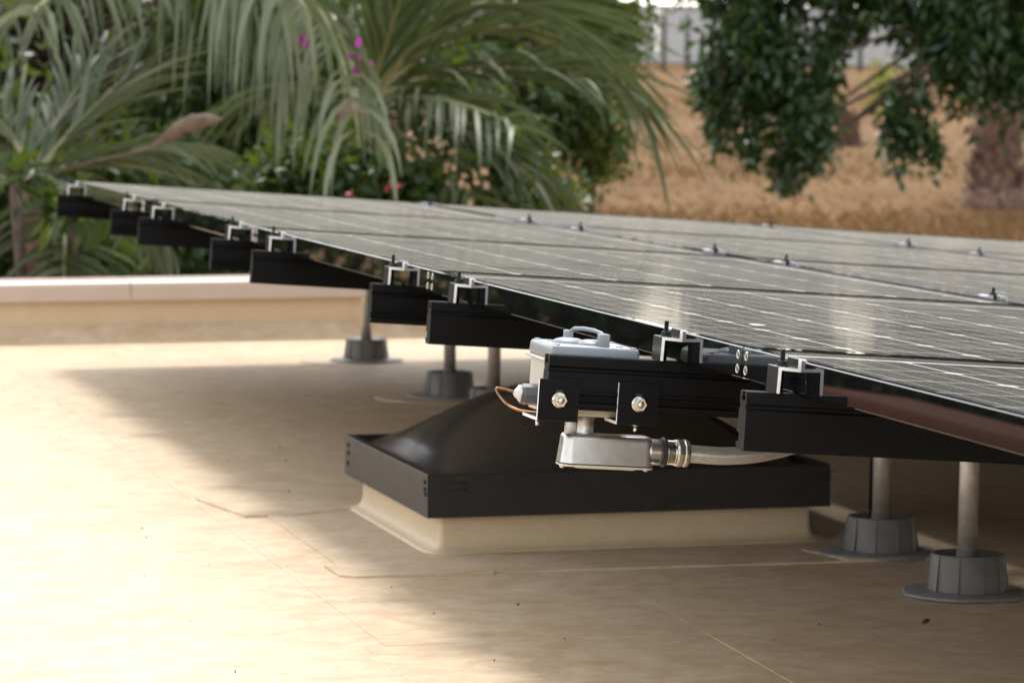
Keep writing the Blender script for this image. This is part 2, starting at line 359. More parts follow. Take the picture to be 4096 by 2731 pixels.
for r in range(5):
    for cc in range(4):
        o = thing('solar_panel', '%s black framed solar panel from the camera in the %s column' % (ordn[r], cols[cc]), 'solar panel',
                  ARR @ T(cc * VP, (r - 1) * UP + .0015, 0), 'solar panels of the tilted array')
        link('frame', FRAME, o); link('backsheet', BACK, o); link('glass_pane', GLASS, o)
        x0 = (PW - 5 * CP) / 2; y0 = (PL - 9 * CP) / 2
        for i in range(6):
            for j in range(10): link('cell', CELL, o, T(x0 + i * CP, y0 + j * CP, 0))
        for yy in (.014, PL - .014):
            for zz in (-.0095, -.0255):
                if cc == 0: link('rivet', RIVET, o, T(0, yy, zz))

# ---------------------------------------------------------------- rails, end clamps, mid clamps
RU = dict(I=-.213, H=.241, G=1.367, F=1.853, E=2.992, D=3.487, C=4.617, B=5.138, A=6.339)
VE = dict(I=-.056, H=-.158, G=-.057, F=-.049, E=-.054, D=-.056, C=-.053, B=-.052, A=-.05)
plainp = [(.001, -.0385), (.002, -.0355), (.009, -.0355), (.009, -.040), (.0065, -.041), (.0065, -.0455), (.0175, -.0455), (.0175, -.041), (.015, -.040), (.015, -.0355), (.0235, -.0355), (.025, -.0375),
          (.025, -.048), (.022, -.0505), (.022, -.0535), (.026, -.055), (.026, -.077), (.0295, -.0772), (.0295, -.0795), (.026, -.0797), (.0205, -.081), (.0205, -.0895), (.0295, -.0905), (.0295, -.094), (.027, -.0945), (.026, -.0985),
          (.001, -.0985), (0, -.0975), (0, -.0555), (.003, -.0535), (.003, -.0505), (.001, -.0485)]
slotp = [(.026 - y, z) for y, z in plainp][::-1]
names = dict(I='nearest black mounting rail, cut end showing a hollow profile', H='second black rail from the camera, its long end carrying the grey junction box',
             G='third black rail from the camera under the left panel edge', F='fourth black rail from the camera under the left panel edge', E='fifth black rail from the camera, crossing in front of the pale coping end',
             D='sixth black rail from the camera, seen against the plants', C='seventh black rail from the camera, seen against the plants', B='eighth black rail from the camera, short end against palm leaves',
             A='farthest black rail, at the far left corner of the array')
for k, u in RU.items():
    mb = MB(); mb.prism(slotp if k in 'HFDBA' else plainp, 'x', VE[k], 4.12)
    o = mb.build('mounting_rail', 'rail_black', None, ARR @ T(0, u + .005, 0)); tag(o, names[k], 'rail', 'rails under the solar panels')
# end clamp
mb = MB(); mb.prism([(-.0257, -.0354), (-.0222, -.0354), (-.0216, -.0108), (-.0012, -.0118), (-.0002, -.0118), (-.0002, .0002), (.0055, .0002), (.0058, .0012), (.003, .0028), (-.002, .0030), (-.0038, .0018), (-.0040, -.0082), (-.0238, -.0070), (-.0252, -.0074)], 'y', 0, .038, 0, 1)
CLAMP = mb.mesh('clamp_body', ['clamp_black', 'cut_aluminium'])
def stud_mesh(z0, z1, r):
    m = MB(); prof = [(r * .85, z0)]; z = z0
    while z < z1 - .001: prof += [(r, z + .0004), (r * .86, z + .0009)]; z += .00115
    prof += [(r * .8, z1)]; m.lathe(prof, 12, smooth=False); return m.mesh('stud', 'bolt_black')
STUD = stud_mesh(-.044, .0115, .0031)
mb = MB(); mb.lathe([(.0068, -.0078), (.0070, -.0070), (.0062, -.0058), (.0055, -.0054)], 18); hexprof((0, 0, 0), .0060, -.0056, -.0012, 'z', mb); NUT = mb.mesh('flange_nut', 'bolt_black')
cn = dict(I='end clamp on the nearest rail, threaded bolt standing up', H='end clamp on the rail that carries the junction box', G='end clamp on the third rail from the camera', F='end clamp on the fourth rail from the camera', E='end clamp on the fifth rail from the camera',
          D='end clamp on the sixth rail from the camera', C='end clamp on the seventh rail from the camera', B='end clamp on the eighth rail from the camera', A='end clamp at the far left corner of the array')
random.seed(4)
for k, u in RU.items():
    o = thing('end_clamp', 'black ' + cn[k], 'clamp', ARR @ T(0, u, 0), 'end clamps along the left panel edge')
    link('clamp_body', CLAMP, o); link('stud', STUD, o, T(-.0155, .019, random.uniform(-.001, .001))); link('flange_nut', NUT, o, T(-.0155, .019, 0) @ Matrix.Rotation(random.random(), 4, 'Z'))
mb = MB(); mb.prism([(-.019, .0003), (-.0075, .0003), (-.0075, -.03), (-.0055, -.03), (-.0055, -.004), (.0055, -.004), (.0055, -.03), (.0075, -.03), (.0075, .0003), (.019, .0003), (.0193, .004), (.0165, .0052), (.0075, .0052), (.006, -.0015), (-.006, -.0015), (-.0075, .0052), (-.0165, .0052), (-.0193, .004)], 'y', 0, .04, 0, 0)
MID = mb.mesh('clamp_body', ['clamp_silver'])
MSTUD = stud_mesh(-.03, .0185, .0033)
mb = MB(); mb.lathe([(.0055, -.0015), (.0058, .003), (.0075, .0036), (.0075, .0046)], 16); hexprof((0, 0, 0), .0072, .0046, .0095, 'z', mb); MNUT = mb.mesh('flange_nut', 'bolt_black')
order = 'IHGFEDCBA'; ordr = ['nearest', 'second', 'third', 'fourth', 'fifth', 'sixth', 'seventh', 'eighth', 'farthest']
for ci, lst in ((1, 'GFEDCBA'), (2, 'DCBA')):
    for k in lst:
        o = thing('mid_clamp', 'silver mid clamp with black bolt between %s columns, above the %s rail' % (('left and middle', 'middle and third')[ci - 1], ordr[order.index(k)]), 'clamp',
                  ARR @ T(ci * VP - .0085, RU[k] - .002, 0), 'mid clamps between panel columns')
        link('clamp_body', MID, o); link('stud', MSTUD, o, T(0, .02, 0)); link('flange_nut', MNUT, o, T(0, .02, 0) @ Matrix.Rotation(random.random(), 4, 'Z'))

random.seed(31); mb = MB()
mb.lathe([(.010, 0), (.008, .0004), (.004, .0007), (.0004, .0008)], 16, wob=lambda a, k: 1 + .3 * math.sin(3 * a + 1) + .2 * math.sin(7 * a))
tag(mb.build('bird_dropping', 'white_sealant', None, ARR @ T(.185, .545, -.0017)), 'small pale bird dropping on the second left panel', 'dropping')
# ---------------------------------------------------------------- junction box on the second rail
jb = thing('junction_box', 'grey plastic junction box with handled lid behind the long rail end', 'junction box', ARR)
X0, X1, Y0, Y1 = -.1495, -.040, .2745, .389
m = MB(); m.rbox(X0 + .003, X1 - .003, Y0 + .003, Y1 - .003, -.1085, -.040, .003, 2); m.build('base', 'base_plastic', jb)
m = MB(); m.rbox(X0, X1, Y0, Y1, -.043, -.0255, .0045, 3, 0, .0012); lid = m.build('lid', 'lid_plastic', jb)
for x, y in ((-.113, .335), (-.088, .318)):
    m = MB(); m.lathe([(.021, -.0258), (.0205, -.0245), (.017, -.0215), (.010, -.0195), (.0008, -.019)], 28, (x, y, 0)); m.build('dome_button', 'lid_plastic', lid)
m = MB()
m.rbox(-.088, -.0755, .288, .302, -.026, -.0105, .0015, 2); m.rbox(-.114, -.104, .352, .364, -.026, -.0115, .0015, 2)
pts = [(-.0815, .295, -.014), (-.083, .301, -.0105), (-.089, .315, -.008), (-.097, .334, -.0075), (-.104, .350, -.009), (-.1085, .3575, -.0145)]
m.tube(pts, .0024, 8); m.build('handle', 'lid_plastic', lid)
for x, y in ((-.141, .283), (-.0485, .283), (-.141, .380), (-.0485, .380), (-.06, .3), (-.13, .36)):
    m = MB(); m.lathe([(.0042, -.0257), (.0042, -.0248), (.0034, -.0243), (.0004, -.0243)], 16, (x, y, 0)); m.build('lid_screw', 'lid_plastic', lid)
m = MB(); m.tube([(X0 - .0015, Y0 - .0005, -.0445), (X0 - .002, Y0 + .03, -.0452), (X0 - .0025, Y0 + .07, -.0446), (X0 - .0015, Y1 + .001, -.0440), (X1, Y1 + .001, -.0445)], .0019, 8); m.build('gasket_bead', 'foam', jb)
m = MB(); hexprof((0, .332, -.0892), .0128, -.149, -.1685, 'x', m, 0, 8); m.lathe([(.0118, -.168), (.0105, -.170), (.006, -.171)], 18, (0, .332, -.0892), 'x'); m.lathe([(.0135, -.1465), (.0135, -.151)], 20, (0, .332, -.0892), 'x'); gl_ = m.build('cable_gland', 'gland_plastic', jb)
m = MB(); m.lathe([(.0108, -.169), (.0098, -.1715), (.0065, -.173), (.0045, -.176), (.0020, -.178)], 14, (0, .332, -.0885), 'x', 0, True, wob=lambda a, k: 1 + .16 * math.sin(3 * a + k * 2) + .1 * math.sin(7 * a - k)); m.build('sealant', 'white_sealant', gl_)
def bez(P, n=24):
    P = [Vector(p) for p in P]; out = []
    Q = [P[0]] + P + [P[-1]]
    for i in range(len(P) - 1):
        a, b, c, d = Q[i:i + 4]
        for j in range(n):
            t = j / n; out.append(.5 * ((2 * b) + (c - a) * t + (2 * a - 5 * b + 4 * c - d) * t * t + (3 * b - a - 3 * c + d) * t ** 3))
    return out + [P[-1]]
m = MB(); m.tube(bez([(-.175, .332, -.0875), (-.190, .331, -.0845), (-.1995, .33, -.0840), (-.1985, .328, -.0890), (-.189, .322, -.1005), (-.178, .312, -.1062), (-.168, .300, -.1075), (-.152, .288, -.1078)], 6), .0015, 8)
tag(m.build('copper_wire', 'copper', None, ARR), 'bent bare copper grounding wire looping from the cable gland', 'wire')
# brackets
def bracket(x0, x1, ztop, zbot, ylen, label, bx, by):
    o = thing('angle_bracket', label, 'bracket', ARR @ T(0, .2405, 0), 'black angle brackets bolted to the rail')
    n = 26; out = []
    for i in range(n):
        z = zbot + (ztop - zbot) * i / n; dz = (ztop - zbot) / n
        out += [(0, z), (-.0007, z + dz * .3), (-.0007, z + dz * .6), (0, z + dz * .7)]
    prof = [(ylen, zbot + .0035), (ylen, zbot)] + [p for p in out] + [(0, ztop), (.004, ztop), (.004, zbot + .0035)]
    m = MB(); m.prism(prof, 'x', x0, x1, 0, 1); m.build('plate', ['bracket_black', 'cut_aluminium'], o)
    cx = (x0 + x1) / 2 + .0005; cz = (ztop + zbot) / 2 + .0005
    m = MB(); m.rbox(cx - .0042, cx + .0042, -.0009, .001, cz - .003, cz + .0125, .0008, 1, 0, None, False); m.build('slot', 'gasket', o)
    m = MB(); m.lathe([(.0092, -.0008), (.0096, -.0014), (.0092, -.0026), (.0078, -.0036), (.0072, -.0040)], 28, (cx, 0, cz), 'y')
    hexprof((cx, 0, cz), .0082, -.0036, -.0098, 'y', m); nn = m.build('flange_nut', 'stainless', o)
    m = MB(); m.lathe([(.0046, -.0098), (.0046, -.0102), (.0042, -.0104), (.0042, -.0085), (.0036, -.0085), (.0036, -.0112), (.003, -.0118)], 18, (cx, 0, cz), 'y'); m.build('bolt', 'stainless', nn)
    m = MB(); m.lathe([(.0048, zbot - .0016), (.0048, zbot - .0002)], 16, (bx, by, 0)); m.lathe([(.0021, zbot - .0085), (.0023, zbot - .008), (.0023, zbot)], 10, (bx, by, 0)); m.build('lower_bolt', 'stainless', o)
bracket(-.1698, -.1210, -.0634, -.1127, .072, 'left black ribbed angle bracket with bright nut below the junction box', -.1605, .035)
bracket(-.0735, -.0240, -.0636, -.1127, .055, 'right black ribbed angle bracket with bright nut on the rail', -.046, .016)
# conduit body
lb = thing('conduit_body', 'cast aluminium conduit elbow fitting hanging below the junction box', 'conduit fitting', ARR)
m = MB(); m.rplan(-.1240, -.0095, .2860, .3270, [(-.1655, 0), (-.1650, .0001), (-.1375, .0028), (-.1345, .0032), (-.1322, .0042), (-.1308, .0062), (-.1303, .0095)], .013); m.build('body', 'cast_aluminium', lb)
m = MB(); m.rplan(-.1245, -.0090, .2855, .3275, [(-.1666, 0), (-.1653, 0)], .0132); m.build('gasket', 'gasket', lb)
m = MB(); m.rplan(-.1244, -.0091, .2856, .3274, [(-.1692, .0015), (-.1688, .0004), (-.1665, 0)], .0132); m.rplan(-.108, -.026, .291, .322, [(-.1712, .004), (-.169, 0)], .012); cv = m.build('cover', 'cover_paint', lb)
for x in (-.1185, -.0150):
    m = MB(); m.lathe([(.0036, -.1693), (.0036, -.1712), (.002, -.1726), (.0003, -.1728)], 14, (x, .3065, 0)); m.build('cover_screw', 'stainless', cv)
m = MB(); m.lathe([(.0125, -.1335), (.0117, -.128), (.0113, -.1215), (.0113, -.1135), (.0125, -.113), (.0125, -.1095)], 28, (-.0955, .306, 0)); m.rbox(-.118, -.106, .300, .312, -.136, -.1115, .002, 2); m.build('neck', 'cast_aluminium', lb)
m = MB(); m.lathe([(.0132, -.1128), (.0132, -.1118), (.0120, -.1114), (.0132, -.1108), (.0120, -.1103), (.0132, -.1098), (.0132, -.1087)], 28, (-.0955, .306, 0)); m.build('lock_ring', 'gland_plastic', lb)
HC = (0, .306, -.1483)
m = MB(); m.lathe([(.0165, -.019), (.0158, -.012), (.0152, -.004), (.0152, .0035)], 30, HC, 'x'); m.rbox(-.014, -.001, .2893, .296, -.163, -.1585, .0018, 2); m.build('hub', 'cast_aluminium', lb)
m = MB(); m.lathe([(.0172, .0032), (.0180, .0038), (.0180, .0062), (.0172, .0068)], 30, HC, 'x'); m.build('sealing_ring', 'gasket', lb)
m = MB(); prof = [(.0158, .0066), (.0160, .0078), (.0140, .0082)]; x = .0085
while x < .018: prof += [(.0146, x), (.0136, x + .0006)]; x += .0012
prof += [(.0140, .0185)]; m.lathe(prof, 30, HC, 'x', 0, False); m.build('threaded_nipple', 'zinc', lb)
m = MB(); m.lathe([(.0138, .0185), (.0162, .0192), (.0170, .0215), (.0170, .0255), (.0163, .0268), (.0163, .0285), (.0172, .0300), (.0170, .0330), (.0155, .0352), (.0125, .0360)], 10, HC, 'x', 0, False); m.build('compression_nut', 'zinc', lb)
path = bez([(.030, .306, -.1484), (.052, .308, -.1492), (.080, .313, -.1500), (.115, .325, -.1485), (.155, .350, -.1440), (.21, .40, -.136), (.29, .50, -.126), (.40, .66, -.120), (.55, .9, -.119)], 8)
m = MB(); m.tube(path, .0107, 20); tag(m.build('flexible_conduit', 'conduit_jacket', None, ARR), 'grey crinkled flexible conduit running right behind the nearest rail', 'conduit')

# ---------------------------------------------------------------- skylight
sk = thing('skylight', 'square dark domed skylight in a black frame on a cream curb', 'skylight', ROOF)
FX0, FX1, FY0, FY1 = .095, .805, 2.098, 2.836
m = MB(); m.ring((.122, .778, 2.126, 2.808), [(0, .09), (0, .045), (-.0008, .026), (-.0035, .016), (-.009, .0095), (-.019, .0062), (-.03, .0047), (-.03, .002), (.03, .002), (.03, .09)], 0, .009, 5); m.build('curb', 'curb_membrane', sk)
m = MB(); m.ring((FX0, FX1, FY0, FY1), [(0, .0645), (0, .1365), (.0012, .1378), (.016, .1378), (.017, .1365), (.017, .1255), (.05, .1225), (.05, .115), (.003, .115), (.003, .0645)]); fr_ = m.build('frame', 'skylight_bronze', sk)
m = MB()
N = 40; vs = []
ix0, ix1, iy0, iy1 = FX0 + .018, FX1 - .018, FY0 + .018, FY1 - .018
for j in range(N + 1):
    for i in range(N + 1):
        a, b_ = i / N * 2 - 1, j / N * 2 - 1
        k = ((1 - a * a) * (1 - b_ * b_)) ** .92
        e = min(1, min(1 - abs(a), 1 - abs(b_)) / .11); e = e * e * (3 - 2 * e)
        z = .1275 + .138 * k * (.35 + .65 * e)
        vs.append((ix0 + (ix1 - ix0) * i / N, iy0 + (iy1 - iy0) * j / N, z))
m.add(vs, [(j * (N + 1) + i, j * (N + 1) + i + 1, (j + 1) * (N + 1) + i + 1, (j + 1) * (N + 1) + i) for j in range(N) for i in range(N)], 0, True)
m.build('dome', 'smoked_acrylic', sk)
for (y, z) in ((2.117, .124), (2.117, .112), (2.112, .104), (2.8, .122), (2.8, .107), (2.805, .088)):
    m = MB(); m.lathe([(.0045, 0), (.0045, -.0015), (.003, -.0024), (.0004, -.0025)], 12, (FX0, y, z), 'x'); m.build('screw', 'worn_bitumen', fr_)
for x in (.118, .765):
    for z in (.124, .112):
        m = MB(); m.rbox(x, x + .045, FY0 - .0012, FY0 + .001, z - .001, z + .001, .0004, 1); m.build('corner_key', 'skylight_bronze', fr_)

# ---------------------------------------------------------------- standoffs
mb = MB(); prof = [(.0608, .003), (.0604, .010), (.0565, .063), (.0548, .065), (.0505, .0645), (.024, .054), (.0175, .058), (.0165, .072)]
mb.lathe(prof, 36)
for i in range(10):
    a = 2 * math.pi * i / 10 + .2; ca, sa = math.cos(a), math.sin(a)
    def R(r, t, z): return (r * ca - t * sa, r * sa + t * ca, z)
    mb.add([R(.05, -.0013, .005), R(.0655, -.0013, .005), R(.0578, -.0013, .0625), R(.05, -.0013, .0625), R(.05, .0013, .005), R(.0655, .0013, .005), R(.0578, .0013, .0625), R(.05, .0013, .0625)],
           [(0, 1, 2, 3), (7, 6, 5, 4), (1, 5, 6, 2), (0, 4, 5, 1), (3, 2, 6, 7)])
BOOT = mb.mesh('boot', 'lead_rubber')
random.seed(9)
mb = MB(); ph = [random.uniform(0, 6) for _ in range(4)]
wb = lambda a, k: 1 + .03 * math.sin(3 * a + ph[0]) + .02 * math.sin(7 * a + ph[1]) + (.012 * math.sin(17 * a + ph[2]) if k < 2 else 0)
mb.lathe([(.100, .0), (.105, .0035), (.100, .0062), (.07, .0080), (.058, .0085)], 48, wob=wb); FLANGE = mb.mesh('flange', 'sealant_grey')
mb = MB(); mb.lathe([(.19, -.003), (.1895, .0001), (.187, .0005), (.001, .0006)], 48, wob=lambda a, k: 1 + .02 * math.sin(2 * a)); DISC = mb.mesh('membrane_disc', 'patch_membrane')
so = dict(G=((.806, 1.43), 'nearest standoff post in a ribbed grey boot at the right'), F=((.838, 1.93), 'standoff post in a grey boot just right of the skylight'), C=((.80, 4.64), 'standoff post partly hidden behind the skylight dome'),
          B=((.805, 5.155), 'standoff post in a grey boot just beyond the skylight dome'), A=((.835, 6.40), 'farthest standoff post, its boot in sunlight near the parapet'))
for k, ((x, y), lab) in so.items():
    z = rz(x, y); o = thing('standoff', 'galvanised ' + lab, 'standoff', T(x, y, z + .0016), 'standoffs carrying the rails')
    top = .5 - x * math.sin(TAU) - .0985 - z
    m = MB(); m.lathe([(.0155, .03), (.0155, top - .004)], 20); m.build('post', 'galvanised', o)
    dy = RU[k] + .018 - y
    m = MB(); m.box(-.025, .025, min(0, dy) - .02, max(0, dy) + .02, top - .0145, top - .0055); m.build('rail_foot', 'rail_black', o)
    link('boot', BOOT, o, Matrix.Rotation(x * 7 + y, 4, 'Z')); link('flange', FLANGE, o, Matrix.Rotation(y * 3, 4, 'Z')); k in 'AB' and link('membrane_disc', DISC, o)
    if k == 'F':
        m = MB(); m.tube([(-.0165, .006, .05), (-.0165, .006, top - .02)], .0035, 8); m.build('strap', 'bolt_black', o)

# debris
random.seed(21); mb = MB()
def chip(x, y, s, mi=0):
    a = random.uniform(0, 6.28); e = random.uniform(1, 2.2); h_ = s * .25
    pts = [(math.cos(a + t) * s * e * random.uniform(.7, 1), math.sin(a + t) * s * random.uniform(.7, 1)) for t in (0, 1.1, 2.4, 3.5, 4.9)]
    ca, sa = math.cos(a), math.sin(a); z = rz(x, y) + .0035
    mb.add([(x + px, y + py, z - .008) for px, py in pts] + [(x + px * .7, y + py * .7, z + h_) for px, py in pts], [(0, 1, 6, 5), (1, 2, 7, 6), (2, 3, 8, 7), (3, 4, 9, 8), (4, 0, 5, 9), (5, 6, 7, 8, 9)], mi)
for i in range(46): chip(random.uniform(-.05, .8), random.uniform(2.02, 2.09) if i % 2 else random.uniform(1.85, 2.08), random.uniform(.0006, .0018))
for i in range(26): chip(random.uniform(-.06, .11), random.uniform(1.9, 2.7), random.uniform(.0006, .002))
for i in range(95): chip(random.uniform(-1.0, 1.1), random.uniform(.3, 5.5), random.uniform(.0005, .0017))
o = mb.build('roof_debris', 'bark'); o['kind'] = 'stuff'
mb = MB(); mb.add([(0, 0, 0), (.012, .003, .002), (.016, .010, .006), (.004, .012, .004), (.008, .006, .008)], [(0, 1, 4), (1, 2, 4), (2, 3, 4), (3, 0, 4)])
tag(mb.build('fallen_petal', 'dried_petal', None, T(.62, 1.115, rz(.62, 1.115) + .007)), 'small dark red fallen petal on the shaded roof', 'petal')

# ---------------------------------------------------------------- the land beyond
FW = Vector((CF.x, CF.y, 0)).normalized(); RT = Vector((FW.y, -FW.x, 0))
def gz(D):
    if D < 11: return CAM.z - 3.9 + .043 * 11
    return CAM.z - 3.9 + .043 * D if D < 112 else CAM.z - 3.9 + .043 * 112 + .004 * (D - 112)
mb = MB(); ds = list(range(-80, 10, 30)) + list(range(10, 130, 4)) + [160, 250, 400, 700, 1200]; n = 41; random.seed(2)
for D in ds:
    for i in range(n):
        t = (i / (n - 1) * 2 - 1); L = t * (90 + max(D, 0) * .9)
        p = CAM + FW * D + RT * L; mb.v.append((p.x, p.y, gz(D) + random.uniform(-.08, .08)))
for j in range(len(ds) - 1):
    for i in range(n - 1): mb.f.append((j * n + i, j * n + i + 1, (j + 1) * n + i + 1, (j + 1) * n + i)); mb.m.append(0); mb.sm.append(True)
struct(mb.build('dry_field', 'dry_field'))
# dry grass
random.seed(5); mb = MB()
for i in range(52000):
    D = 34 + 68 * random.random() ** 1.6; L = random.uniform(-.17, .17) * D
    hgt = random.uniform(.05, .2) if D < 50 else random.uniform(.02, .12)
    p = CAM + FW * D + RT * L; p.z = gz(D) - .08
    a = random.uniform(0, 6.28); d = Vector((math.cos(a), math.sin(a), 0)) * random.uniform(.006, .014); l = Vector((random.gauss(0, .12), random.gauss(0, .12), hgt + .08))
    mb.add([p - d, p + d, p + l * .6 + d * .6 + Vector((l.x, l.y, 0)) * -.2, p + l], [(0, 1, 2), (0, 2, 3)])
o = mb.build('dry_grass', 'dry_grass'); o['kind'] = 'stuff'

# boundary wall and posts
bw = thing('boundary_wall', 'long pale grey plaster wall across the far end of the field', 'wall', Matrix.Translation(CAM + FW * 104) @ Matrix.Rotation(math.atan2(RT.y, RT.x), 4, 'Z'))
for i in range(16):
    m = MB(); m.box(-32 + i * 4, -32 + i * 4 + 3.97, 0, .25, -1, 2.15); m.build('wall_panel', 'wall_plaster', bw)
m = MB(); m.box(-32, 32, -.05, .3, 2.153, 2.25); m.build('wall_cap', 'wall_plaster', bw)
for i, px in enumerate((2590, 2655, 2748, 2850, 2960, 3440)):
    p = at(px, 260, 99); lab = ['faint dark fence post left of a pair, before the far grey wall', 'left of two dark fence posts in the gap by the hedge', 'right of two dark fence posts in the gap by the hedge', 'dark fence post behind the left edge of the tree', 'dark fence post hidden behind the tree leaves', 'dark fence post seen low between the tree branches'][i]
    m = MB(); r_ = .07 if i else .03; m.lathe([(r_, -.8), (r_ * .95, 1.3), (r_ * .6, 1.36)], 10); tag(m.build('fence_post', 'dark_post', None, T(p.x, p.y, p.z)), lab, 'fence post', 'posts before the far wall')

# ---------------------------------------------------------------- foliage
rng = np.random.default_rng(11)
def unit(n):
    v = rng.normal(size=(n, 3)); return v / np.linalg.norm(v, axis=1)[:, None]
def leaves(name, mat, centers, parent, size, aspect=.5, droop=.3):
    # every leaf a folded four-triangle blade; centers (n,3) world points relative to the parent
    n = len(centers); d = unit(n); d[:, 2] -= droop; d /= np.linalg.norm(d, axis=1)[:, None]
    s = np.cross(d, unit(n)); s /= np.linalg.norm(s, axis=1)[:, None]; nn = np.cross(d, s)
    L = (size * rng.uniform(.6, 1.25, n))[:, None]; Wd = L * aspect * .5
    b = centers; tip = b + d * L; mid = b + d * L * .5 - nn * L * .05; l = b + d * L * .45 + s * Wd + nn * L * .08; r = b + d * L * .45 - s * Wd + nn * L * .08
    V = np.stack([b, l, mid, r, tip], 1).reshape(-1, 3)
    base = np.arange(n)[:, None] * 5
    F = np.concatenate([base + np.array(q) for q in ((0, 2, 1), (0, 3, 2), (1, 2, 4), (2, 3, 4))], 0)
    F = F.reshape(-1, 3)
    me = bpy.data.meshes.new(name); me.vertices.add(len(V)); me.vertices.foreach_set('co', V.ravel())
    me.loops.add(F.size); me.loops.foreach_set('vertex_index', F.ravel()); me.polygons.add(len(F))
    me.polygons.foreach_set('loop_start', np.arange(len(F)) * 3); me.polygons.foreach_set('loop_total', np.full(len(F), 3))
    me.materials.append(MATS[mat]); me.update(calc_edges=True); me.validate()
    return link(name, me, parent)
def blob(c, r, n, shell=.55, tw=28, sub=.28, hang=.8):
    # points clumped on sprays within an ellipsoid (camera-aligned radii: across, depth, up)
    k = max(1, n // tw); u = unit(k) * (shell + (1 - shell) * rng.random(k))[:, None] ** .7
    c0 = u * np.array(r); idx = rng.integers(0, k, n)
    off = rng.normal(size=(n, 3)) * np.mean(r) * sub * np.array([1, 1, hang])
    p = c0[idx] + off
    R3 = np.array([[RT.x, FW.x, 0], [RT.y, FW.y, 0], [0, 0, 1]])
    return p @ R3.T + np.array(c)
def gbase(p):
    D = (p - CAM).dot(FW); return Vector((p.x, p.y, gz(D)))
def shrub(label, blobs, mat, size, d, group=None, cat='shrub', name='shrub', flowers=(), aspect=.55, stems=3):
    c0 = at(blobs[0][0], blobs[0][1], d); b = gbase(c0); o = thing(name, label, cat, T(*b), group); pts = []
    for (x, y, rx, ry, n) in blobs:
        c = at(x, y, d) - b; s = d / FPX; pts.append(blob(c, (rx * s, max(.25, min(rx, ry) * s * .7), ry * s), n))
    leaves('foliage', mat, np.concatenate(pts), o, size, aspect)
    m = MB()
    for i, (x, y, rx, ry, n) in enumerate(blobs[:stems]):
        c = at(x, y, d) - b; m.tube([Vector((random.uniform(-.1, .1), random.uniform(-.1, .1), -.3)), c * .45 + Vector((random.uniform(-.15, .15), .0, 0)), c, c + Vector((random.uniform(-.3, .3), .1, ry * d / FPX * .7))], [.05, .035, .02, .006], 7)
    m.build('stem', 'bark', o)
    for fm, fx, fy, sp, n, fs, fd in flowers:
        fb = at(fx, fy, fd) - b
        leaves('flower', fm, np.array(fb) + rng.normal(size=(n, 3)) * sp, o, fs, .8, 0)['kind'] = 'stuff'
    return o
random.seed(3)
shrub('dense dark green shrub behind the middle palm fronds', [(900, 620, 520, 330, 5200), (1250, 880, 500, 260, 4200), (1000, 200, 450, 350, 3200), (1000, -400, 600, 500, 3600)], 'shrub_leaf', .065, 17.5, 'hedge shrubs behind the parapet',
      flowers=(('magenta_petal', 1205, 145, .006, 4, .045, 13.0), ('magenta_petal', 1425, 250, .028, 8, .045, 13.0)))
shrub('green shrub with peach blossoms right of centre', [(1800, 720, 330, 230, 3600), (2050, 820, 260, 150, 2000), (1650, 420, 350, 300, 2600)], 'shrub_leaf', .065, 17.8, 'hedge shrubs behind the parapet',
      flowers=(('peach_petal', 1690, 590, .045, 16, .035, 14.0), ('peach_petal', 1790, 615, .04, 9, .035, 14.0), ('peach_petal', 1860, 690, .045, 18, .035, 14.0), ('red_petal', 1562, 755, .012, 7, .03, 13.3), ('red_petal', 1395, 785, .008, 4, .028, 13.3)))
shrub('yellowish green tree rising beside the gap to the far wall', [(2330, 120, 230, 190, 3600), (2150, 350, 300, 260, 3600), (2380, 560, 130, 200, 1500), (2050, -250, 420, 330, 3600), (2300, -550, 380, 300, 3000)], 'shrub_leaf_yellow', .06, 21, None, 'tree', 'small_tree')
shrub('dark green shrub at the left edge behind the palm', [(100, 900, 420, 330, 4200), (350, 1100, 450, 200, 2600), (600, 850, 420, 260, 3200), (-80, 1060, 320, 200, 2000)], 'shrub_leaf', .075, 16.5, 'hedge shrubs behind the parapet')
shrub('brown dry thicket at the upper left behind the palm leaves', [(330, 260, 330, 280, 4200), (0, 80, 350, 350, 3000), (150, -350, 500, 330, 2600)], 'brown_leaf', .10, 18.5, None, 'thicket', 'dry_thicket', aspect=.18)
shrub('tall dark shrub outside the left of the hedge', [(-700, 500, 700, 700, 5200), (-1500, 400, 800, 800, 5200), (-2600, 500, 1000, 800, 5200), (-900, -300, 700, 500, 3000)], 'shrub_leaf', .09, 16.5, 'hedge shrubs behind the parapet')
shrub('dark evergreen mass rising behind the palms', [(700, 450, 900, 500, 5200), (1500, 200, 800, 500, 4200), (300, -500, 900, 500, 4200), (1500, -650, 800, 500, 4200), (200, 900, 700, 400, 3600), (1500, 800, 650, 250, 3000)], 'tree_leaf', .10, 20.5, 'hedge shrubs behind the parapet')

shrub('leafy shrub low in front of the central palm', [(1470, 760, 260, 170, 2600), (1250, 700, 230, 150, 1700), (1450, 980, 380, 160, 1800)], 'shrub_leaf', .06, 14.2, 'hedge shrubs behind the parapet')
shrub('broad leaved shrub low in front of the left palm', [(300, 860, 110, 90, 90), (60, 740, 80, 50, 30), (420, 1090, 160, 60, 80)], 'shrub_leaf', .10, 12.0, 'hedge shrubs behind the parapet', aspect=.42)
for i_, (px_, dd_) in enumerate(((-3400, 15), (-4600, 14.5), (-5900, 14), (-7300, 13.2), (-8900, 12.3))):
    shrub(['first', 'second', 'third', 'fourth', 'last'][i_] + ' of the dark hedge shrubs running left outside the view', [(px_, 500, 900, 600, 2600), (px_ - 200, 1100, 900, 500, 2200), (px_ + 150, -300, 800, 500, 1800)], 'tree_leaf', .13, dd_, 'hedge shrubs behind the parapet')
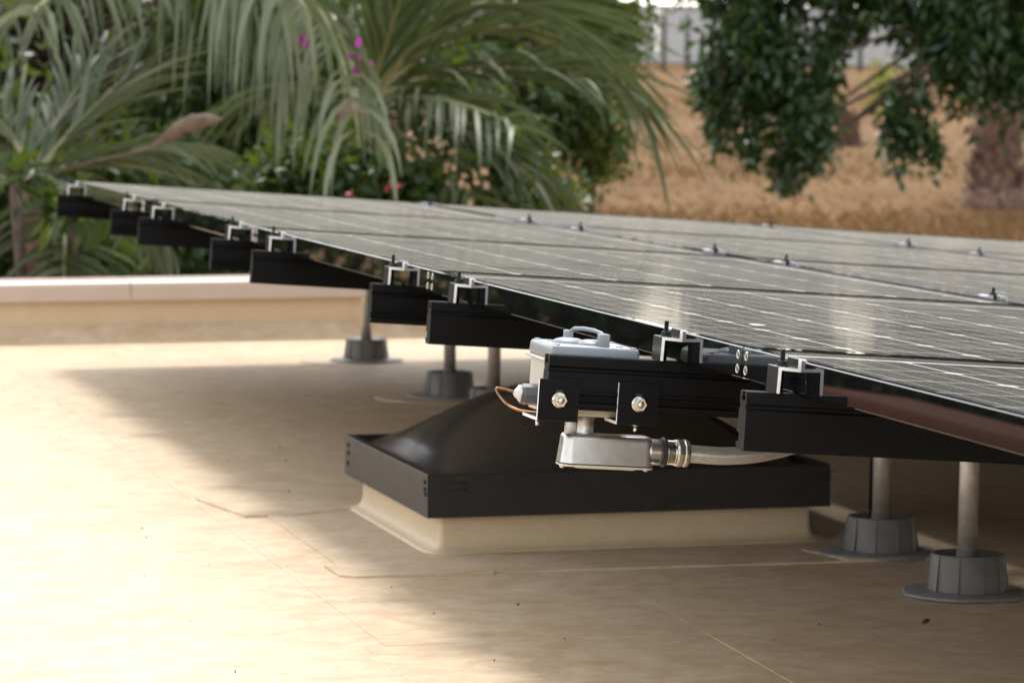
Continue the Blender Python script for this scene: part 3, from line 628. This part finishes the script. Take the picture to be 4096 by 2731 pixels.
# palms
def frond(parent, org, P, N, Lm, mat, droop, spread=.9, wid=.0165, lift=.0, seed=0, fold=.5):
    rnd = random.Random(seed); p0, p1, p2 = [Vector(p) - org for p in P]; m = MB(); rp = []
    for i in range(25):
        t = i / 24; rp.append(p0 * (1 - t) ** 2 + p1 * 2 * t * (1 - t) + p2 * t * t)
    m.tube(rp, [.016 * (1 - .8 * i / 24) for i in range(25)], 6, 1)
    for i in range(N):
        if rnd.random() < .18: continue
        t = .1 + .9 * (i + rnd.random() * .8) / N
        p = p0 * (1 - t) ** 2 + p1 * 2 * t * (1 - t) + p2 * t * t; tg = ((p1 - p0) * (1 - t) + (p2 - p1) * t).normalized()
        sd_ = tg.cross(Vector((0, 0, 1)))
        if abs(tg.z) > .75: sd_ = tg.cross(FW)
        sd_.normalize(); upv = sd_.cross(tg)
        L = Lm * (.55 + .45 * math.sin(math.pi * min(1, t * 1.1 + .05))) * rnd.uniform(.85, 1.12)
        for sg in (-1, 1):
            d = (tg * (1 - spread * .55) + sd_ * sg * spread * rnd.uniform(.7, 1.1) + upv * (fold + rnd.uniform(-.25, .25)) + tg * rnd.uniform(-.1, .12)).normalized()
            th = rnd.uniform(.15, 1.25); ref = Vector((0, 0, math.cos(th))) + FW * math.sin(th)
            q = p.copy(); ns = 5; vs = []; g = droop * rnd.uniform(.6, 1.5)
            for s_ in range(ns + 1):
                f = s_ / ns; wv = d.cross(ref).normalized() * wid * (1.0 if 0 < s_ < 3 else (.55 if s_ == 0 else (1 - f) * 1.6 + .05)) * rnd.uniform(.9, 1.1)
                vs += [q - wv, q + wv]; q = q + d * (L / ns); d = (d + Vector((0, 0, -g * .34))).normalized()
            m.add(vs, [(2 * k, 2 * k + 1, 2 * k + 3, 2 * k + 2) for k in range(ns)], 0, True)
    return m.build('frond', [mat, 'rachis'], parent)
def palm(label, cpx, d, tr, specs, mat, name='palm_tree', bpx=None, spread=.9, ls=1.0, wid=.0112):
    c = at(cpx[0], cpx[1], d); b = gbase(at((bpx or cpx)[0], cpx[1], d + .8)); o = thing(name, label, 'palm', T(*b), 'grey green feather palms')
    H = (c - b).z; m = MB()
    e = c - b; tp = [Vector((e.x * t * t, e.y * t * t, -.3 + (H + .3) * (t * (1.35 - .35 * t) if bpx else t))) for t in [i / 30 for i in range(31)]]
    m.tube(tp, [tr * (1.35 - .4 * min(1, i / 6)) * (1 + .09 * (i % 2)) for i in range(31)], 16); m.build('trunk', 'palm_bark', o)
    for i, (p1, p2, dd1, dd2, N, L, dr, *rest) in enumerate(specs):
        p0 = rest[0] if rest and rest[0] else cpx; lf = rest[1] if len(rest) > 1 else .5
        frond(o, b, (at(*p0, d), at(*p1, d + dd1), at(*p2, d + dd2)), N, L * ls, mat, dr, rest[2] if len(rest) > 2 else spread, wid, seed=i * 7 + int(cpx[0]), fold=lf)
    return o
palm('tall grey green palm whose fronds hang in from the top edge', (650, -900), 13.6, .16, [
    ((1330, -420), (1440, 590), -.3, -.9, 40, .62, 2.6, (430, -260), -.2),
    ((1000, -260), (1230, 40), -.9, -1.3, 26, .6, 2.6, (520, -330), -.2),
    ((250, -330), (-180, 190), -.6, -1.2, 34, .48, 1.1, (760, -330), .0, .8),
    ((380, -180), (120, 60), -.9, -1.4, 22, .45, 1.2, (700, -260), .0, .8),
    ((300, -700), (-500, -50), -.4, -.9, 34, .5, 1.2),
    ((900, -1500), (1900, -1500), .3, .6, 40, .5, .8), ((300, -1500), (-600, -1500), .3, .6, 40, .5, .8), ((700, -1700), (900, -2200), .8, 1.8, 36, .5, .6)], 'palm_leaf', bpx=(-1500, 0), spread=.8, ls=1.1)
palm('spreading green palm at centre fanning its fronds to the right', (1470, 420), 15.0, .12, [
    ((1950, -420), (2600, 470), -.3, -.5, 34, .85, .42, None, .0, .34),
    ((1950, -150), (2520, 330), .4, .6, 32, .8, .38, None, .05, .36),
    ((1850, 180), (2330, 330), -.4, -.8, 30, .7, .4, None, .1, .4),
    ((1800, 420), (2180, 760), -.3, -.6, 30, .62, .45, None, .1, .4),
    ((1750, 330), (2080, 520), -.6, -1.2, 26, .6, .5, None, .1, .42),
    ((1650, 120), (1900, -150), .2, .3, 32, .8, .25, None, .05, .3),
    ((1560, 120), (1680, -250), -.3, -.6, 30, .8, .25, None, .05, .3),
    ((1350, 50), (1050, -200), .3, .5, 30, .6, .5, None, .1, .5),
    ((1650, 580), (1900, 800), -.5, -.9, 26, .5, .6, None, .1, .5),
    ((1250, 280), (950, 450), .3, .5, 30, .55, .9, None, .1, .6),
    ((1800, -80), (2200, -20), .1, .2, 32, .8, .35, None, .1, .36)], 'palm_leaf_green', wid=.0105)
pc = palm('low grey palm at the left behind the far array corner', (130, 720), 12.6, .035, [
    ((330, 450), (560, 270), .2, .4, 28, .55, .3, None, .05, .32),
    ((240, 420), (420, 200), .5, .8, 26, .55, .3, None, .05, .32),
    ((380, 620), (700, 600), -.1, -.2, 26, .5, .5, None, .05, .36),
    ((60, 480), (-200, 330), .1, .2, 30, .5, .6, None, .1, .5),
    ((330, 780), (660, 960), .3, .4, 26, .42, 2.2, None, -.1, .7),
    ((275, 890), (250, 1180), -.6, -.7, 44, .33, .55, (240, 740), .25, 1.05),
    ((0, 700), (-350, 800), -.3, -.6, 30, .45, .9),
    ((260, 860), (420, 1000), .3, .3, 22, .36, 2.2, None, -.1, .7)], 'palm_leaf', wid=.0105)
m = MB(); b0 = pc.location; P0, P1 = at(600, 600, 12.2) - b0, at(890, 478, 12.1) - b0; ax = (P1 - P0); vs = []; nn = 12
for i in range(nn + 1):
    t = i / nn; wdt = (.030 + .003 * math.sin(i * 2.1)) * math.sin(math.pi * min(1, .06 + t * .92)) ** .8; c = P0 + ax * t + Vector((0, 0, .03 * math.sin(math.pi * t)))
    for k in range(5):
        a = math.pi * (k / 4) ; vs.append(c + Vector((0, -1, 0)) * math.sin(a) * wdt * .8 + Vector((0, 0, 1)) * math.cos(a) * wdt)
m.add(vs, [(i * 5 + k, i * 5 + k + 1, (i + 1) * 5 + k + 1, (i + 1) * 5 + k) for i in range(nn) for k in range(4)], 0, True); m.tube([at(*(130, 720), 12.6) - b0, at(400, 640, 12.3) - b0, P0 + ax * .1], [.005, .0045, .004], 6); m.build('spathe', 'spathe', pc)['label'] = 'dry brown boat shaped spathe'

# tree on the right
def tree(label, blobs, d, size, trunk, mat='tree_leaf'):
    b = gbase(at(*trunk, d)); o = thing('broadleaf_tree', label, 'tree', T(*b)); pts = []; s = d / FPX
    for (x, y, rx, ry, n) in blobs: pts.append(blob(at(x, y, d) - b, (rx * s, max(.3, min(rx, ry) * s * .8), ry * s), n, .3, 40, .15, 2.4))
    leaves('foliage', mat, np.concatenate(pts), o, size, .42, .75)
    m = MB(); top = at(trunk[0] - 150, -500, d) - b; m.tube([(0, 0, -.4), top * .4, top * .75, top], [.22, .17, .14, .08], 10); m.build('trunk', 'bark', o)
    for (x, y, rx, ry, n) in blobs:
        e = at(x, y, d) - b; st = top * random.uniform(.75, 1.0); md = (st + e) * .5 + Vector((0, 0, .25)); m = MB(); m.tube([st, md, e, e + Vector((random.uniform(-.1, .1), .0, -.2))], [.035, .018, .008, .003], 7); m.build('limb', 'bark', o)
    return o
random.seed(8)
tree('dark leafy tree hanging over the field at the upper right', [(3500, -30, 170, 90, 800), (3420, 60, 80, 90, 160), (3030, 130, 300, 260, 1674), (3080, 360, 270, 220, 1395), (2860, 380, 110, 110, 325), (3180, 540, 170, 150, 697), (3160, 660, 45, 60, 74), (3300, 230, 90, 200, 292), (3020, 600, 60, 80, 93), (3290, 580, 80, 50, 113),
     (3800, 60, 230, 190, 1590), (3620, 420, 90, 190, 530), (3720, 540, 60, 80, 176), (3960, 220, 260, 200, 1649), (4180, 150, 300, 260, 1413), (3150, -120, 300, 110, 725), (3900, -350, 700, 330, 5187), (3150, -450, 350, 280, 2925), (3000, -150, 260, 200, 1755), (3800, -900, 700, 350, 4446), (3150, -950, 420, 330, 2535)], 23.5, .10, (4650, 600))
shrub('tall dark tree crown standing behind the hanging tree', [(5300, -700, 800, 800, 2200), (3750, -850, 560, 480, 2600), (4300, -600, 700, 700, 2600), (3450, -1600, 450, 400, 1500), (3480, -750, 330, 480, 2000), (4100, -1700, 800, 450, 1800)], 'tree_leaf', .17, 31, None, 'tree', 'tall_tree', stems=5)
shrub('tall dark tree crown standing behind the palms', [(1850, -950, 450, 450, 2600), (1200, -900, 600, 560, 2600), (300, -1100, 700, 600, 2400), (1500, -1700, 800, 420, 2000)], 'tree_leaf', .17, 29, None, 'tree', 'tall_tree')
# far palm trunks and sapling
def stump(label, x, ytop, ybase, d, wt_, wb_, crown):
    b = at(x, ybase, d); hgt = (ybase - ytop) / FPX * d; o = thing('fan_palm', label, 'palm', T(*b)); m = MB(); s = d / FPX / 2; prof = []
    nseg = 26
    for i in range(nseg + 1):
        t = i / nseg; r = (wb_ + (wt_ - wb_) * min(1, t * 2.4) ** .8) * s * (1 + .06 * (i % 2)); prof.append((r, -.15 + (hgt + .15) * t))
    m.lathe([(wb_ * s * 1.3, -.3), (wb_ * s * 1.18, .02), (wb_ * s * 1.08, .14)] + prof[2:] + [(.02, hgt + .05)], 22, wob=lambda a, k: 1 + .10 * math.sin(9 * a + k * 1.7) + .07 * math.sin(5 * a - k * 2.3)); m.build('trunk', 'palm_bark', o)
    m = MB(); rr = random.Random(int(x))
    for i in range(520):
        t = rr.random() ; a = rr.uniform(0, 6.28); z = hgt * t; R_ = (wb_ + (wt_ - wb_) * min(1, t * 2.4) ** .8) * s; l = rr.uniform(.12, .3) * (1 if crown else .6)
        c = Vector((math.cos(a), math.sin(a), 0)); sd_ = Vector((-c.y, c.x, 0)) * l * .35
        p = c * R_ * .95 + Vector((0, 0, z)); m.add([p - sd_, p + sd_, p + c * l * .55 + Vector((0, 0, l)) + sd_ * .3, p + c * l * .55 + Vector((0, 0, l)) - sd_ * .3], [(0, 1, 2, 3)])
    m.build('leaf_bases', 'palm_bark', o)['kind'] = 'stuff'
    if crown:
        top = b + Vector((0, 0, hgt))
        for i in range(12):
            a = i * .52; e = Vector((math.cos(a), math.sin(a), 0)); frond(o, b, (top, top + e * 1.0 + Vector((0, 0, .9)), top + e * 2.0 + Vector((0, 0, -.2))), 26, .7, 'palm_leaf_green', .6, wid=.02, seed=i)
    return o
stump('thick rough palm trunk standing in the field at the right edge', 3985, -350, 800, 52, 130, 235, True)
stump('low rough palm stump behind the hanging tree leaves', 3390, 470, 640, 66, 70, 170, False)
b = at(3545, 640, 60); o = thing('sapling', 'pale bare sapling with lime leaves between the hanging branches', 'sapling', T(*b)); m = MB(); s = 60 / FPX
m.tube([(0, 0, -.2), (-.12, 0, .35), (.05, .05, .8), (-.05, 0, 1.35)], [.05, .035, .03, .012], 7); m.tube([(-.1, 0, .3), (.2, .05, .55)], [.025, .008], 6); m.build('trunk', 'pale_bark', o)
leaves('foliage', 'lime_leaf', np.array([-.08, 0, 1.15]) + rng.normal(size=(300, 3)) * np.array([.14, .15, .26]), o, .11, .6)
